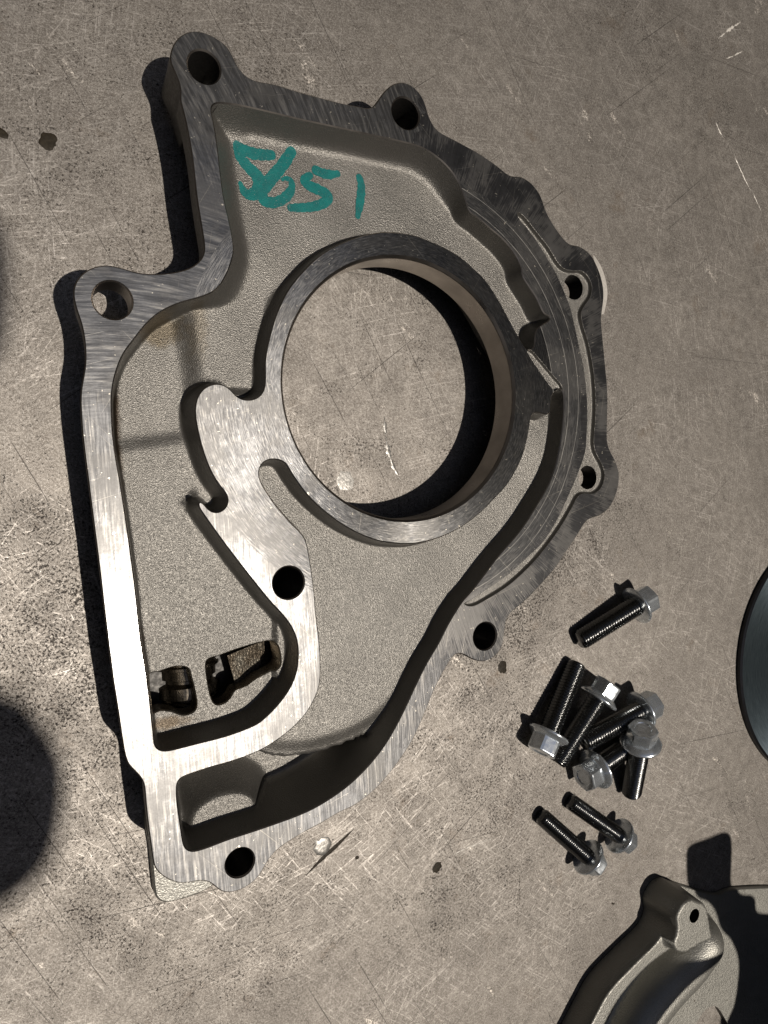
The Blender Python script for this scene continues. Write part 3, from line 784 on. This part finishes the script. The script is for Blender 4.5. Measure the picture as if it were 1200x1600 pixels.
def gouge(pts, w, mat, name, label, cat, z=.03):
    P = resample(catmull(at(pts, 0), False), .8, False); n = len(P); P = P+(0 if mat is M_STAIN else 1)*rng.normal(0, .10, P.shape); t = np.gradient(P, axis=0); t /= np.linalg.norm(t, axis=1)[:, None]
    nn = np.c_[-t[:, 1], t[:, 0]]; ww = w*np.sin(np.linspace(.08, math.pi-.08, n))*np.clip(1+rng.normal(0, .1 if mat is M_STAIN else .75, n), .08, 2.2); k = 5; o = P[n//2]
    V = [(*(P[i]+nn[i]*ww[i]*u), z+.10*(1-u*u)) for i in range(n) for u in np.linspace(-1, 1, k)]
    Fc = [(i*k+j, (i+1)*k+j, (i+1)*k+j+1, i*k+j+1) for i in range(n-1) for j in range(k-1)]
    tag(make(name, V, [x[::-1] for x in Fc], mat, None, (*o, 0)), label, cat)
gouge([(478,1368),(500,1345),(525,1322),(553,1295)], .75, M_STAIN, 'gouge_mark', 'long dark spindle-shaped gouge below the cover', 'scratch')
gouge([(600,650),(604,690),(612,722),(626,750)], .7, M_DENT, 'gouge_mark', 'bright scrape in the table seen through the bore', 'scratch')

# ------------------------------------------------------------------ unseen plates added above the table to cast shadows on two places
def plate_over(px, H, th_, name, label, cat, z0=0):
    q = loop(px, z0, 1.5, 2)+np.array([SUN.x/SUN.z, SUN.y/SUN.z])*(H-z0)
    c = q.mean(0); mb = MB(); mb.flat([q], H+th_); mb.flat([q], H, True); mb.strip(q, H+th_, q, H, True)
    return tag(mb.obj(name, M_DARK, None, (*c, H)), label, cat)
plate_over([(-200,340),(-60,330),(-4,345),(12,400),(14,470),(6,540),(-20,590),(-60,700),(-70,900),(-40,1040),(0,1082),(45,1100),(80,1145),(103,1190),(104,1245),(96,1300),(80,1345),(46,1385),(0,1418),(-80,1450),(-200,1480)], 900, 8, 'left_shadow_plate',
           'unseen rounded plate added above the left side to cast a shadow', 'shadow plate')  # added plate, stands in for the hand that shades this side
plate_over([(1074,1345),(1078,1324),(1105,1313),(1140,1303),(1143,1345),(1142,1380),(1150,1393),(1170,1396),(1174,1420),(1210,1424),(1270,1430),(1290,1560),(1280,1660),(1190,1660),(1128,1610),(1140,1560),(1146,1500),(1134,1464),(1118,1446),(1110,1420),(1096,1402),(1078,1392)], 200, 4, 'corner_shadow_plate',
           'unseen plate added above the lower right corner to cast a shadow', 'bracket')  # added only for its shadow on the table corner and housing
plate_over([(1108,1472),(1122,1476),(1096,1488),(1060,1514),(1022,1554),(990,1600),(955,1660),(915,1720),(925,1670),(965,1600),(1000,1550),(1030,1515),(1060,1494)], 180, 4, 'channel_shadow_plate',
           'unseen narrow plate added above the small housing to shade its channel', 'strap', 8)  # added only for the soft shade along the housing channel

# ------------------------------------------------------------------ the phone that takes the picture
def _cam(x, y, z): return np.array([0, 0, HC])+_c0*x+_c1*y+_c2*z
mb = MB(); q = []
for cx, cy, a0 in ((6, 9, 0), (-57, 9, 90), (-57, -128, 180), (6, -128, 270)):
    q += [(cx+8*math.cos(math.radians(a)), cy+8*math.sin(math.radians(a))) for a in np.linspace(a0, a0+90, 7)]
q = np.array(q); n = len(q); c = q.mean(0)
rows = [np.array([_cam(*(c+(p-c)*sc_), zz_) for p in q]) for sc_, zz_ in ((.97, 3.5), (1, 4.5), (1, 10.5), (.97, 11.5))]
V = np.vstack(rows+[[_cam(*c, 3.5)], [_cam(*c, 11.5)]])
Fc = [(k*n+i, k*n+(i+1) % n, (k+1)*n+(i+1) % n, (k+1)*n+i) for k in range(3) for i in range(n)]
Fc += [(4*n, (i+1) % n, i) for i in range(n)]+[(4*n+1, 3*n+i, 3*n+(i+1) % n) for i in range(n)]
tag(make('phone', V, Fc, M_DARK, None, tuple(_cam(*c, 7)), False), 'black phone held over the table, behind the picture', 'phone')
for k_, (x_, y_, l_, t_) in enumerate(((1118,190,26,'upper short length of the broken bright scratch near the right edge'), (1146,240,60,'longest length of the broken bright scratch near the right edge'), (1174,296,34,'lower length of the broken bright scratch near the right edge'))):
    gouge([(x_,y_),(x_+l_*.22,y_+l_*.5),(x_+l_*.46,y_+l_)], .22, M_FACET, 'gouge_mark', t_, 'scratch')
gouge([(1122,60),(1140,46),(1158,34)], .42, M_FACET, 'gouge_mark', 'bright scuff nearest the upper right corner', 'scratch')
gouge([(1134,92),(1146,87),(1160,80)], .3, M_FACET, 'gouge_mark', 'short bright scuff just below the one in the upper right corner', 'scratch')
gouge([(690,1345),(730,1325),(785,1303)], .2, M_FACET, 'gouge_mark', 'long faint straight scratch left of the thin bolts', 'scratch')
